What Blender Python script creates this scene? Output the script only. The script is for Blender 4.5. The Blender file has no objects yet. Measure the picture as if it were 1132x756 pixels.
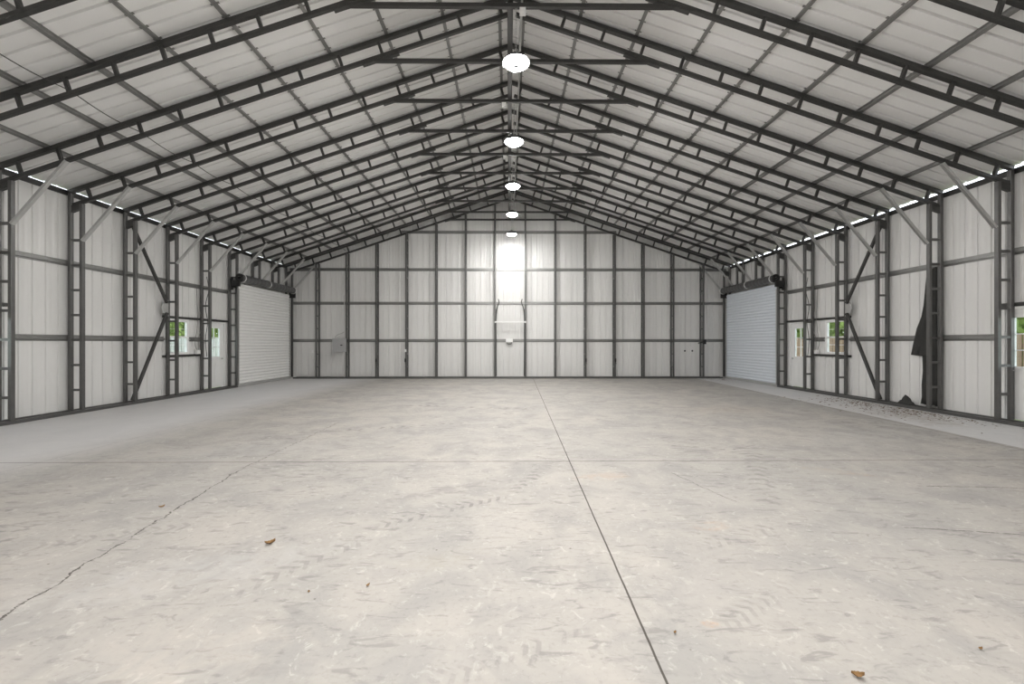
import bpy, math, random
from mathutils import Vector, Matrix
random.seed(7)
SC = bpy.context.scene
COL = SC.collection
F = 472.0                      # focal length in pixels of a 1132 px wide frame
S = 1.2192                     # frame spacing, 4 ft
def FY(n): return S * (5.08 + n)
XR = 0.05                      # ridge line
ZP, M = 7.41, 0.337            # top chord centre at the ridge, slope
ANG = math.atan(M); CA, SA = math.cos(ANG), math.sin(ANG)
XI, XO, XS = 8.56, 8.79, 8.865 # inner post, outer post, wall sheet
YF, YB = -7.2, 17.135          # front and back sheets
def ztop(x): return ZP - M * abs(x - XR)

# ------------------------------------------------------------------ materials
class NT:
    def __init__(self, name):
        self.mat = bpy.data.materials.new(name); self.mat.use_nodes = True
        self.t = self.mat.node_tree; self.t.nodes.clear()
        self.out = self.n('ShaderNodeOutputMaterial')
    def n(self, kind, **kw):
        o = self.t.nodes.new(kind)
        for k, v in kw.items(): setattr(o, k, v)
        return o
    def put(self, sock, v):
        if hasattr(v, 'is_linked') or hasattr(v, 'links'): self.t.links.new(v, sock)
        else:
            if isinstance(v, tuple) and len(v) == 3 and sock.type == 'RGBA': v = v + (1,)
            sock.default_value = v
    def m(self, op, a, b=0.0, c=None, clamp=False):
        o = self.n('ShaderNodeMath', operation=op, use_clamp=clamp)
        self.put(o.inputs[0], a); self.put(o.inputs[1], b)
        if c is not None: self.put(o.inputs[2], c)
        return o.outputs[0]
    def mix(self, f, a, b, blend='MIX'):
        o = self.n('ShaderNodeMix', data_type='RGBA', blend_type=blend)
        self.put(o.inputs[0], f); self.put(o.inputs[6], a); self.put(o.inputs[7], b)
        return o.outputs[2]
    def noise(self, vec, scale, detail=4, rough=0.55, dist=0.0):
        o = self.n('ShaderNodeTexNoise')
        if vec is not None: self.t.links.new(vec, o.inputs['Vector'])
        o.inputs['Scale'].default_value = scale; o.inputs['Detail'].default_value = detail
        o.inputs['Roughness'].default_value = rough; o.inputs['Distortion'].default_value = dist
        return o.outputs[0]
    def ramp(self, v, lo, hi, a=0.0, b=1.0):
        o = self.n('ShaderNodeMapRange', interpolation_type='SMOOTHSTEP')
        self.put(o.inputs[0], v); o.inputs[1].default_value = lo; o.inputs[2].default_value = hi
        o.inputs[3].default_value = a; o.inputs[4].default_value = b
        return o.outputs[0]
    def mapping(self, vec, loc=(0,0,0), rot=(0,0,0), scale=(1,1,1), kind='POINT'):
        o = self.n('ShaderNodeMapping', vector_type=kind)
        self.t.links.new(vec, o.inputs[0])
        o.inputs['Location'].default_value = loc; o.inputs['Rotation'].default_value = rot; o.inputs['Scale'].default_value = scale
        return o.outputs[0]
    def coord(self, which='Object'):
        return self.n('ShaderNodeTexCoord').outputs[which]
    def pos(self):
        return self.n('ShaderNodeNewGeometry').outputs['Position']
    def bsdf(self, color, rough=0.5, metal=0.0, spec=0.5, normal=None, **kw):
        b = self.n('ShaderNodeBsdfPrincipled')
        self.put(b.inputs['Base Color'], color); self.put(b.inputs['Roughness'], rough)
        self.put(b.inputs['Metallic'], metal); self.put(b.inputs['Specular IOR Level'], spec)
        if normal is not None: self.t.links.new(normal, b.inputs['Normal'])
        for k, v in kw.items(): self.put(b.inputs[k], v)
        self.t.links.new(b.outputs[0], self.out.inputs[0]); return b
    def bump(self, h, strength, dist=0.01):
        o = self.n('ShaderNodeBump'); o.inputs['Strength'].default_value = strength; o.inputs['Distance'].default_value = dist
        self.t.links.new(h, o.inputs['Height']); return o.outputs[0]

def simple(name, c, rough=0.5, metal=0.0, var=0.08, scale=6.0, spec=0.5):
    t = NT(name); v = t.noise(t.coord('Object'), scale, 3)
    lo = tuple(x * (1 - var) for x in c); hi = tuple(min(1, x * (1 + var)) for x in c)
    t.bsdf(t.mix(v, lo, hi), rough, metal, spec); return t.mat

def steel_mat(name='galvanised steel tube', k=.55):
    t = NT(name); p = t.pos()
    a = t.noise(p, 9, 5); b = t.noise(p, 70, 2)
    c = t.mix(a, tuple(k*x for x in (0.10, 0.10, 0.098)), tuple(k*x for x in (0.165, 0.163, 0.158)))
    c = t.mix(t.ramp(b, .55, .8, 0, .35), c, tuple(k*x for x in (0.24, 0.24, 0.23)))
    t.bsdf(c, t.ramp(a, .3, .7, .32, .46), 0.65, 0.5); return t.mat

def sheet_mat(name, lo, hi, rough):
    t = NT(name); p = t.pos()
    a = t.noise(t.mapping(p, scale=(1, 1, .25)), 1.6, 5); b = t.noise(p, 45, 3)
    c = t.mix(a, lo, hi); c = t.mix(t.ramp(b, .62, .8, 0, .25), c, tuple(x * .8 for x in lo))
    w = t.noise(t.mapping(p, scale=(1, 1, .5)), 3.0, 2)
    t.bsdf(c, rough, 0.0, 0.5, normal=t.bump(w, .12, .02)); return t.mat

def floor_mat():
    t = NT('worn concrete slab'); p = t.pos()
    s = t.n('ShaderNodeSeparateXYZ'); t.t.links.new(p, s.inputs[0]); X, Y = s.outputs[0], s.outputs[1]
    big = t.noise(p, .35, 6, .6, .4); mid = t.noise(p, 1.7, 8, .65, .6); fine = t.noise(p, 28, 6, .7)
    c = t.mix(t.ramp(big, .3, .7), (0.375, 0.358, 0.335), (0.42, 0.391, 0.358))
    c = t.mix(t.ramp(mid, .38, .68, 0, .8), c, (0.31, 0.30, 0.288))
    c = t.mix(t.ramp(fine, .5, .8, 0, .6), c, (0.22, 0.212, 0.2))
    c = t.mix(t.ramp(t.noise(p, 11, 5, .7, 1.2), .55, .7, 0, .5), c, (0.56, 0.535, 0.50))
    # trowel and scuff smears
    sm = t.noise(t.mapping(p, rot=(0, 0, -1.0), scale=(1, 3.2, 1)), 2.6, 6, .62, 1.6)
    zone = t.ramp(t.noise(p, .55, 3), .45, .65)
    c = t.mix(t.m('MULTIPLY', t.ramp(sm, .53, .66, 0, .75), zone), c, (0.21, 0.202, 0.194))
    sm2 = t.noise(t.mapping(p, rot=(0, 0, 1.0), scale=(1, 3.4, 1)), 5.0, 5, .6, 1.0)
    c = t.mix(t.ramp(sm2, .56, .68, 0, .6), c, (0.22, 0.212, 0.2))
    # specks
    vo = t.n('ShaderNodeTexVoronoi'); t.t.links.new(p, vo.inputs['Vector']); vo.inputs['Scale'].default_value = 3.2
    c = t.mix(t.ramp(vo.outputs['Distance'], .012, .03, .75, 0), c, (0.10, 0.085, 0.065))
    # other pours along the walls, the left painted lighter still for window light
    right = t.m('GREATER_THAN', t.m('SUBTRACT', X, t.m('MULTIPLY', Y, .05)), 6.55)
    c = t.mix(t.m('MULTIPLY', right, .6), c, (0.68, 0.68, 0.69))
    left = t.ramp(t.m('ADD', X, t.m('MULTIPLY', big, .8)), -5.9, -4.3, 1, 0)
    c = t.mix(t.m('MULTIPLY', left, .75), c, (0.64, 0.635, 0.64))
    # stains: x, y, rx, ry, rot, colour, strength
    for (x, y, rx, ry, r, col, k) in [
        (-.62, 4.05, .75, .10, .55, (.24,.23,.22), .55), (-.15, 4.75, .5, .07, .6, (.26,.25,.24), .4),
        (1.0, 4.45, .35, .12, .2, (.43,.31,.22), .3), (1.52, 3.25, .16, .10, .2, (.47,.29,.17), .35), (1.0, 2.12, .045, .03, 0, (.52,.27,.12), .8),
        (2.5, 8.5, .55, .16, 0, (.28,.27,.26), .6), (.95, 13.0, .4, .15, .1, (.25,.25,.25), .55), (-1.7, 6.8, .16, .09, 0, (.2,.2,.2), .7),
        (-.45, 2.75, .28, .12, .4, (.34,.32,.28), .55), (3.6, 4.6, .45, .10, -.5, (.42,.33,.25), .45), (4.0, 3.1, .22, .1, -.2, (.46,.38,.28), .4),
        (3.4, 3.0, .6, .25, -.6, (.37,.35,.33), .45), (1.2, 2.6, .7, .3, .9, (.38,.36,.34), .4), (-.5, 1.75, .5, .2, .5, (.36,.345,.33), .45),
        (.75, 1.85, .3, .14, 1.0, (.33,.32,.30), .5), (-2.0, 2.6, 1.0, .25, .4, (.45,.44,.43), .4), (-1.3, 1.95, .6, .3, .2, (.50,.45,.40), .3),
        (-3.6, 5.6, 1.6, .5, .2, (.42,.41,.40), .35), (5.2, 6.2, 1.3, .7, .4, (.45,.44,.43), .35), (4.6, 9.0, 1.2, .5, .2, (.38,.33,.28), .4),
        (7.6, 8.0, .6, 1.1, 0, (.30,.26,.22), .5), (2.2, 4.05, .7, .3, .8, (.40,.38,.36), .4)]:
        v = t.n('ShaderNodeVectorMath', operation='LENGTH')
        t.t.links.new(t.mapping(p, loc=(x, y, 0), rot=(0, 0, r), scale=(rx, ry, 1), kind='TEXTURE'), v.inputs[0])
        f = t.ramp(t.m('ADD', v.outputs['Value'], t.m('MULTIPLY', t.m('SUBTRACT', mid, .5), 2.4)), .35, 1.15, k, 0)
        c = t.mix(t.m('MULTIPLY', f, t.ramp(t.noise(p, 7, 4, .6, .8), .35, .62)), c, col)
    # tyre arc left of the middle
    dx = t.m('ADD', X, 1.6); dy = t.m('SUBTRACT', Y, 9.5)
    rad = t.m('SQRT', t.m('ADD', t.m('MULTIPLY', dx, dx), t.m('MULTIPLY', dy, dy)))
    arc = t.ramp(t.m('ABSOLUTE', t.m('SUBTRACT', rad, 2.3)), .0, .14, .5, 0)
    c = t.mix(t.m('MULTIPLY', arc, t.ramp(t.noise(p, 3, 4), .42, .6)), c, (.36, .35, .34))
    # saw-cut joints and cracks: a, b, half width, wobble, darkness
    wob = t.m('MULTIPLY', t.m('SUBTRACT', t.noise(p, 5, 6, .7), .5), 1.0)
    def seg(ax, ay, bx, by, w, wb, k):
        L = math.hypot(bx-ax, by-ay); ux, uy = (bx-ax)/L, (by-ay)/L
        px = t.m('SUBTRACT', X, ax); py = t.m('SUBTRACT', Y, ay)
        al = t.m('ADD', t.m('MULTIPLY', px, ux), t.m('MULTIPLY', py, uy))
        d = t.m('ADD', t.m('SUBTRACT', t.m('MULTIPLY', px, uy), t.m('MULTIPLY', py, ux)), t.m('MULTIPLY', wob, wb))
        inside = t.m('MULTIPLY', t.m('GREATER_THAN', al, 0), t.m('LESS_THAN', al, L))
        return t.m('MULTIPLY', inside, t.ramp(t.m('ABSOLUTE', d), w * .55, w, k, 0))
    rag = t.ramp(t.noise(p, 9, 4, .7), .36, .5)
    for (a, w, wb, k, r) in [((.57, -2.2, .965, 17.1), .0072, .008, .92, False), ((-6.1, 5.03, 4.2, 5.06), .012, .01, .7, False),
        ((4.2, 5.06, 8.5, 5.10), .012, .02, .6, True),
        ((-2.57, 2.1, -2.97, 4.7), .008, .16, .85, True), ((-2.97, 4.7, -3.0, 7.6), .009, .2, .5, True),
        ((3.0, 3.22, 4.6, 2.95), .008, .06, .75, True), ((4.0, 4.15, 6.5, 3.98), .009, .08, .6, True), ((2.0, 3.75, 1.75, 4.6), .008, .1, .5, True),
        ((6.7, 5.0, 7.4, 17.1), .012, .02, .5, False), ((-5.5, 4.4, -5.5, 11.5), .008, .05, .35, True)]:
        f = seg(*a, w, wb, k)
        if r: f = t.m('MULTIPLY', f, rag)
        c = t.mix(f, c, (0.055, 0.048, 0.04))
    # tyre tread prints: short slanting bars along a path
    tn = t.noise(p, 6, 5, .65, .8)
    def tread(ax, ay, bx, by, w, k, n=9.0):
        L = math.hypot(bx-ax, by-ay); ux, uy = (bx-ax)/L, (by-ay)/L
        px = t.m('SUBTRACT', X, ax); py = t.m('SUBTRACT', Y, ay)
        al = t.m('ADD', t.m('MULTIPLY', px, ux), t.m('MULTIPLY', py, uy))
        d = t.m('ABSOLUTE', t.m('SUBTRACT', t.m('MULTIPLY', px, uy), t.m('MULTIPLY', py, ux)))
        bars = t.ramp(t.m('SINE', t.m('MULTIPLY', t.m('ADD', al, t.m('MULTIPLY', d, .7)), n*6.283)), -.1, .6)
        ends = t.m('MULTIPLY', t.ramp(al, 0, .25), t.ramp(al, L-.25, L, 1, 0))
        return t.m('MULTIPLY', t.m('MULTIPLY', t.ramp(d, w*.6, w, k, 0), bars), t.m('MULTIPLY', ends, t.ramp(tn, .42, .58)))
    for a in [(-1.1, 3.22, .05, 3.98, .09, .6, 11), (.0, 3.9, .45, 4.9, .09, .5), (-1.65, 2.3, -.95, 3.15, .09, .35, 11), (-.5, 1.65, .5, 2.2, .08, .3, 14),
              (.95, 2.05, 1.7, 2.5, .08, .3, 14), (2.2, 3.6, 3.2, 5.6, .14, .45, 6), (-2.9, 6.8, -.6, 7.6, .12, .5, 6), (-2.4, 9.6, .6, 9.0, .14, .5, 5), (1.2, 2.9, 2.2, 3.3, .10, .35, 11), (-3.4, 2.9, -2.2, 3.4, .09, .3, 11)]:
        c = t.mix(tread(*a), c, (0.17, 0.163, 0.155))
    h = t.m('ADD', t.m('MULTIPLY', fine, .5), mid)
    t.bsdf(c, t.ramp(mid, .3, .7, .62, .8), 0, .2, normal=t.bump(h, .25, .01)); return t.mat

def glass_mat():
    t = NT('window glass')
    g = t.n('ShaderNodeBsdfTransparent'); g.inputs[0].default_value = (.94, .97, .96, 1)
    s = t.n('ShaderNodeBsdfGlossy'); s.inputs['Roughness'].default_value = .03
    lw = t.n('ShaderNodeLayerWeight'); lw.inputs[0].default_value = .5
    fr = t.n('ShaderNodeMath', operation='MULTIPLY_ADD'); t.t.links.new(t.m('POWER', lw.outputs['Facing'], 4.0), fr.inputs[0]); fr.inputs[1].default_value = .5; fr.inputs[2].default_value = .04
    mx = t.n('ShaderNodeMixShader'); t.t.links.new(fr.outputs[0], mx.inputs[0]); t.t.links.new(g.outputs[0], mx.inputs[1]); t.t.links.new(s.outputs[0], mx.inputs[2])
    t.t.links.new(mx.outputs[0], t.out.inputs[0]); return t.mat

def emit_mat(name, c, s):
    t = NT(name); e = t.n('ShaderNodeEmission'); e.inputs[0].default_value = c + (1,); e.inputs[1].default_value = s
    t.t.links.new(e.outputs[0], t.out.inputs[0]); return t.mat

LAMP = 520.0
MT = dict(
    steel=steel_mat(), hat=steel_mat('galvanised hat channel', 2.0), purlin=steel_mat('galvanised roof purlin', 2.1), post=steel_mat('galvanised wall tube', 1.0),  # hat and wall tube steels lightened to carry lamp light on the walls
    wall=sheet_mat('pale grey painted wall sheet', (0.68, 0.675, 0.665), (0.77, 0.765, 0.75), .34),
    roof=sheet_mat('pale grey roof sheet', (0.85, 0.845, 0.835), (0.89, 0.885, 0.875), .55),
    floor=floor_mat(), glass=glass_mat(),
    brace=simple('bright galvanised channel', (0.50, 0.50, 0.49), .38, .35),
    white=simple('white painted metal', (0.80, 0.80, 0.79), .4, 0, .03),
    vinyl=simple('white vinyl', (0.83, 0.83, 0.82), .35, 0, .02),
    curtain=simple('pale grey door curtain', (0.80, 0.80, 0.785), .4, .05, .05),
    curtain_blue=simple('blue grey door curtain', (0.70, 0.745, 0.80), .4, .05, .05),
    drum=simple('dark grey drum', (0.10, 0.10, 0.10), .45, .2),
    black=simple('black painted metal', (0.018, 0.018, 0.018), .5, .1),
    cable=simple('black cable', (0.03, 0.03, 0.03), .6),
    greycable=simple('grey cable', (0.22, 0.21, 0.20), .6),
    box=simple('grey enamel box', (0.40, 0.40, 0.40), .45, .1),
    housing=simple('dark lamp housing', (0.06, 0.06, 0.06), .45, .4),
    lens=emit_mat('lit lamp lens', (1.0, 0.985, 0.96), LAMP), lens_dim=emit_mat('lit lamp lens, worn', (1.0, 0.985, 0.96), LAMP*.36),
    cap=simple('lamp centre cap', (0.06, 0.06, 0.06), .5),
    mesh=simple('black woven cloth', (0.035, 0.035, 0.033), .9, 0, .3, 40),
    leaf=simple('dry brown leaf', (0.26, 0.15, 0.06), .8, 0, .3, 20),
    litter=simple('brown leaf litter', (0.16, 0.11, 0.07), .9, 0, .4, 20),
    foliage=simple('green foliage', (0.26, 0.36, 0.075), .7, 0, .55, 1.4),
    bark=simple('brown bark', (0.12, 0.09, 0.06), .9, 0, .3),
    grass=simple('lawn', (0.20, 0.24, 0.10), .9, 0, .3, .6),
    fence_white=simple('weathered pale fence boards', (0.56, 0.54, 0.51), .8, 0, .15),
    fence_brown=simple('brown fence boards', (0.33, 0.22, 0.15), .8, 0, .2),
)

# ------------------------------------------------------------------ mesh building
class MB:
    def __init__(self): self.v = []; self.f = []
    def add(self, vs, fs):
        o = len(self.v); self.v += [tuple(a) for a in vs]; self.f += [tuple(i + o for i in q) for q in fs]; return self
    def box(self, x0, y0, z0, x1, y1, z1):
        vs = [(x, y, z) for z in (z0, z1) for y in (y0, y1) for x in (x0, x1)]
        return self.add(vs, [(0,2,3,1),(4,5,7,6),(0,1,5,4),(2,6,7,3),(0,4,6,2),(1,3,7,5)])
    def sweep(self, ring, p0, p1, side, up, caps=True):
        # ring: list of (a, b) along side/up, swept from p0 to p1
        n = len(ring); vs = []
        for p in (p0, p1):
            for a, b in ring: vs.append(Vector(p) + Vector(side) * a + Vector(up) * b)
        fs = [(i, (i+1) % n, n + (i+1) % n, n + i) for i in range(n)]
        if caps: fs += [tuple(range(n-1, -1, -1)), tuple(range(n, 2*n))]
        return self.add(vs, fs)
    def tube(self, p0, p1, w, h=None, ref=(0, 1, 0), c=.18):
        # square steel tube with rounded (chamfered) corners; w along ref, h across it
        h = w if h is None else h
        d = (Vector(p1) - Vector(p0)).normalized(); r = Vector(ref)
        side = (r - d * r.dot(d)).normalized(); up = d.cross(side)
        a, b = w/2, h/2; k = c * min(a, b)
        ring = [(-a+k,-b),(a-k,-b),(a,-b+k),(a,b-k),(a-k,b),(-a+k,b),(-a,b-k),(-a,-b+k)]
        return self.sweep(ring, p0, p1, side, up)
    def channel(self, p0, p1, w, h, th, ref=(0, 1, 0)):
        # open C channel, lips towards +up
        d = (Vector(p1) - Vector(p0)).normalized(); r = Vector(ref)
        side = (r - d * r.dot(d)).normalized(); up = d.cross(side); a = w/2
        ring = [(-a,h),(-a,0),(a,0),(a,h),(a-th,h),(a-th,th),(-a+th,th),(-a+th,h)]
        n = 8; vs = [Vector(p) + side*x + up*y for p in (p0, p1) for x, y in ring]
        fs = [(i, (i+1) % n, n + (i+1) % n, n + i) for i in range(n)]
        for o in (0, n): fs += [(o, o+1, o+6, o+7), (o+1, o+2, o+5, o+6), (o+2, o+3, o+4, o+5)]
        return self.add(vs, fs)
    def round(self, pts, r, seg=8, caps=True):
        pts = [Vector(p) for p in pts]; n = len(pts); vs = []; fs = []; prev = None
        for i, p in enumerate(pts):
            d = ((pts[min(i+1, n-1)]) - pts[max(i-1, 0)]).normalized()
            s = prev - d * prev.dot(d) if prev is not None else (Vector((0,0,1)) if abs(d.z) < .9 else Vector((1,0,0))).cross(d)
            s = s.normalized(); prev = s; u = d.cross(s)
            rr = r[i] if isinstance(r, (list, tuple)) else r
            vs += [p + (s*math.cos(2*math.pi*k/seg) + u*math.sin(2*math.pi*k/seg)) * rr for k in range(seg)]
        for i in range(n-1):
            fs += [(i*seg+k, i*seg+(k+1)%seg, (i+1)*seg+(k+1)%seg, (i+1)*seg+k) for k in range(seg)]
        if caps: fs += [tuple(range(seg-1, -1, -1)), tuple(range((n-1)*seg, n*seg))]
        return self.add(vs, fs)
    def lathe(self, prof, c=(0,0,0), seg=32, axis='z'):
        vs = []; fs = []; n = len(prof)
        for k in range(seg):
            a = 2*math.pi*k/seg
            for r, z in prof:
                q = (r*math.cos(a), r*math.sin(a), z)
                if axis == 'y': q = (q[0], q[2], q[1])
                vs.append((q[0]+c[0], q[1]+c[1], q[2]+c[2]))
        for k in range(seg):
            for i in range(n-1):
                fs.append((k*n+i, ((k+1)%seg)*n+i, ((k+1)%seg)*n+i+1, k*n+i+1))
        return self.add(vs, fs)
    def mesh(self, name, mat, smooth=False):
        me = bpy.data.meshes.new(name); me.from_pydata(self.v, [], self.f); me.update()
        import bmesh
        b = bmesh.new(); b.from_mesh(me); bmesh.ops.recalc_face_normals(b, faces=b.faces); b.to_mesh(me); b.free()
        me.materials.append(MT[mat] if isinstance(mat, str) else mat)
        if smooth:
            for p in me.polygons: p.use_smooth = True
        return me
    def obj(self, name, mat, parent=None, smooth=False):
        o = bpy.data.objects.new(name, self.mesh(name, mat, smooth)); COL.objects.link(o)
        if parent: o.parent = parent
        return o

def tag(o, label=None, cat=None, group=None, kind=None):
    if label: o['label'] = label
    if cat: o['category'] = cat
    if group: o['group'] = group
    if kind: o['kind'] = kind
    return o
def thing(name, label, cat, loc=(0,0,0), group=None, kind=None):
    o = bpy.data.objects.new(name, None); COL.objects.link(o); o.location = loc; o.empty_display_size = .2
    return tag(o, label, cat, group, kind)
def struct(mb, name, mat): return tag(mb.obj(name, mat), kind='structure')
def use(name, me, parent):
    o = bpy.data.objects.new(name, me); COL.objects.link(o); o.parent = parent; return o
def copy_tree(o, parent=None):
    c = o.copy(); COL.objects.link(c)
    if parent: c.parent = parent
    for ch in list(o.children): copy_tree(ch, c)
    return c
ORD = ['first', 'second', 'third', 'fourth', 'fifth', 'sixth', 'seventh', 'eighth', 'ninth', 'tenth', 'eleventh', 'twelfth', 'thirteenth', 'fourteenth', 'fifteenth']
SIDE = {-1: 'left', 1: 'right'}

# ------------------------------------------------------------------ setting
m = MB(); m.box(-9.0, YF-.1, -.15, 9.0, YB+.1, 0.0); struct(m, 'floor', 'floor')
m = MB(); m.box(-60, -30, -.4, 60, 70, -.16); tag(m.obj('ground', 'grass'), kind='structure')

RIB = .2286
def profile(a, b, breaks, dep=.021, minor=True):
    # points (t, depth outward) of a ribbed panel from a to b
    pts = []; k = math.ceil(a / RIB)
    pts.append((a, 0.0))
    while k * RIB < b:
        c = k * RIB
        for dt, d in ((-.020, 0), (-.010, dep), (.010, dep), (.020, 0)):
            if a < c + dt < b: pts.append((c + dt, d))
        for dt in ((.075, .105, .135, .165) if minor else ()):
            if a < c + dt < b: pts.append((c + dt, .0035 if dt in (.105, .135) else 0))
        k += 1
    pts.append((b, 0.0)); pts += [(t, None) for t in breaks]; pts.sort(key=lambda q: q[0])
    out = []
    for i, (t, d) in enumerate(pts):
        if d is None:
            p0 = out[-1]; p1 = next(q for q in pts[i+1:] if q[1] is not None)
            d = p0[1] + (p1[1]-p0[1]) * (t-p0[0]) / max(1e-6, p1[0]-p0[0])
        out.append((t, d))
    return out
def sheet(fn, a, b, holes, top, bottom=0.0):
    # fn(t, depth, z) -> point; holes: (t0, t1, z0, z1)
    m = MB(); br = [t for h in holes for t in h[:2]]
    pr = profile(a, b, br)
    for (t0, d0), (t1, d1) in zip(pr, pr[1:]):
        if t1 - t0 < 1e-5: continue
        mid = (t0+t1)/2; spans = []; z = bottom
        for h in sorted([h for h in holes if h[0] < mid < h[1]], key=lambda h: h[2]):
            if h[2] > z: spans.append((z, z, h[2], h[2]))
            z = h[3]
        spans.append((z, z, top(t0), top(t1)))
        for q in spans:
            m.add([fn(t0, d0, q[0]), fn(t1, d1, q[1]), fn(t1, d1, q[3]), fn(t0, d0, q[2])], [(0,1,2,3)])
    return m
WIN = (11.07, 11.85, 1.10, 2.02); DOOR = (12.45, 13.35, 0.0, 2.03); NEAR = (6.70, 7.58, 0.0, 2.03)
WTOP = 4.455
for s in (-1, 1):
    m = sheet(lambda t, d, z: (s*(XS+d), t, z), YF, YB, [WIN, DOOR, NEAR], lambda t: WTOP)
    struct(m, 'wall_' + SIDE[s], 'wall')
def rooftop(x): return ztop(x) + (.035+.045)/CA - .012
m = sheet(lambda t, d, z: (t, YB+d, z), -XS, XS, [(XR, XR+1e-4, 99, 99)], rooftop); struct(m, 'wall_back', 'wall')
m = sheet(lambda t, d, z: (t, YF-d, z), -XS, XS, [(XR, XR+1e-4, 99, 99)], rooftop); struct(m, 'wall_front', 'wall')
# roof: one ribbed sheet per slope
def roof_pt(s, u, t, d):  # u distance from ridge horizontally
    x = XR + s*u; return (x + s*(.08+d)*SA, t, ztop(x) + (.08+d)*CA)
m = MB()
pr = profile(YF-.15, YB+.15, [], .036, False)
for s in (-1, 1):
    for (t0, d0), (t1, d1) in zip(pr, pr[1:]):
        e = (XS + .03) - s*XR - .03
        m.add([roof_pt(s, -.028, t0, d0), roof_pt(s, -.028, t1, d1), roof_pt(s, e, t1, d1), roof_pt(s, e, t0, d0)], [(0,1,2,3)])
cap = [roof_pt(-1, .25, 0, .022), (XR, 0, ZP + .16), roof_pt(1, .25, 0, .022)]
for a, b in zip(cap, cap[1:]): m.add([(a[0], YF-.15, a[2]), (b[0], YF-.15, b[2]), (b[0], YB+.15, b[2]), (a[0], YB+.15, a[2])], [(0,1,2,3)])
struct(m, 'ceiling', 'roof')

# ------------------------------------------------------------------ frames
T = .066
def frame_meshes(stub):
    """name, mesh of every member of one portal truss frame in the plane Y = 0"""
    L = []
    def add(name, mb, mat='steel'): L.append((name, mb.mesh(name, mat)))
    off = .272
    for s in (-1, 1):
        def tp(u, o=0):  # u from the ridge along X, o perpendicular below the top chord
            x = XR + s*u; return Vector((x - s*o*SA, 0, ztop(x) - o*CA))
        ue = (XO - s*XR) + .02; ui = XI - s*XR
        add('top_chord', MB().tube(tp(.002), tp(ue), T + .012, T + .01))
        # bottom chord stops short of the ridge and runs past the inner post to the outer one
        add('bottom_chord', MB().tube(tp(.16, off), tp(ue - .0, off), T, T - .004))
        zo = ztop(s*XO) - .04; zi = ztop(s*XI) - off/CA - .034
        z0 = 3.48 if stub else .062
        add('outer_post', MB().tube((s*XO, 0, z0), (s*XO, 0, zo), T, T), 'post')
        add('inner_post', MB().tube((s*XI, 0, z0), (s*XI, 0, zi), T, T), 'post')
        if stub: add('stub_tie', MB().tube((s*(XI-.033), 0, 3.45), (s*(XO+.033), 0, 3.45), T, T))
        for k in range(8):
            z = .5 + .5*k
            if z > 3.6 or (stub): continue
            add('web', MB().channel((s*(XI+.033), 0, z-.02), (s*(XO-.033), 0, z-.02), .05, .045, .006, ref=(0,1,0)), 'post')
        for k in range(16):
            u = .25 + .689*k
            a, b = tp(u + .0, .036), tp(u, off - .031)
            add('web', MB().tube(a, b, .056, .05))
        # eave gusset at the head of the posts
        z = ztop(s*XO)
        g = MB(); pts = [(XI+.034, z-.36), (XO-.034, z-.42), (XO-.034, z-.28), (XI+.034, z-.22)]
        g.add([(s*x, y, q) for y in (-.028, .028) for x, q in pts], [(0,1,2,3),(7,6,5,4),(0,4,5,1),(1,5,6,2),(2,6,7,3),(3,7,4,0)])
        add('haunch_plate', g)
        # knee brace, a light channel from the inner post up to the bottom chord
        k0 = Vector((s*(XI-.035), -.01, 3.44)); x1 = s*7.585; k1 = Vector((x1, -.01, ztop(x1) - off/CA - .035))
        add('knee_brace', MB().channel(k0 + Vector((0,0,-.01)), k1, .062, .045, .006, ref=(0, 1, 0)), 'brace')
        # splice strap where the collar tie meets the bottom chord
        u0, u1 = 2.05, 2.68
        d = tp(u1, off+.045) - tp(u0, off+.045)
        sp = MB().tube(tp(u0, off+.05), tp(u1, off+.05), .072, .03)
        for q in (.45, .72, .92): 
            c = tp(u0 + (u1-u0)*q, off+.05); sp.lathe([(0,-.043),(.02,-.043),(.02,-.036),(0,-.036)], c, 8, 'y')
        add('splice_plate', sp)
    cl = MB().tube((XR-2.36, 0, 6.285), (XR+2.36, 0, 6.285), .06, .062); add('collar_tie', cl)
    # ridge plate
    g = MB(); pts = [(-.34, ZP-.115-.036-.02), (0, ZP-.062), (.34, ZP-.115-.036-.02), (.34, ZP-.36), (.2, ZP-.31), (-.2, ZP-.31), (-.34, ZP-.36)]
    g.add([(XR+x, y, z) for y in (-.02, .02) for x, z in pts], [tuple(range(7)), tuple(range(13, 6, -1))] + [(i, (i+1)%7, 7+(i+1)%7, 7+i) for i in range(7)])
    return L
FULL, STUB = frame_meshes(False), frame_meshes(True)
LBL = {-1: 'nearest steel truss frame, only its rafters cutting the top corners of the view',
       0: 'second nearest steel truss frame, its collar tie along the top edge with a white box',
       1: 'third nearest steel truss frame, with the nearest pair of pale knee braces in view',
       2: 'steel truss frame standing at the black cloth on the right wall',
       3: 'steel truss frame carrying the ends of both chevron braces',
       4: 'steel truss frame standing across the two side windows',
       5: 'steel truss frame between the side windows and the white walk doors',
       6: 'steel truss frame standing at the near jambs of the roll-up doors',
       7: 'steel truss frame cut short above the roll-up doors, nearer of two',
       8: 'steel truss frame cut short above the roll-up doors, farther of two',
       9: 'steel truss frame up against the back wall'}
for n in range(-1, 10):
    y = FY(n) if n < 9 else 16.93
    t = thing('truss_frame', LBL[n], 'truss frame', (0, y, 0), 'truss frames across the hall')
    for name, me in (STUB if n in (7, 8) else FULL):
        use(name, me, t)

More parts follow.
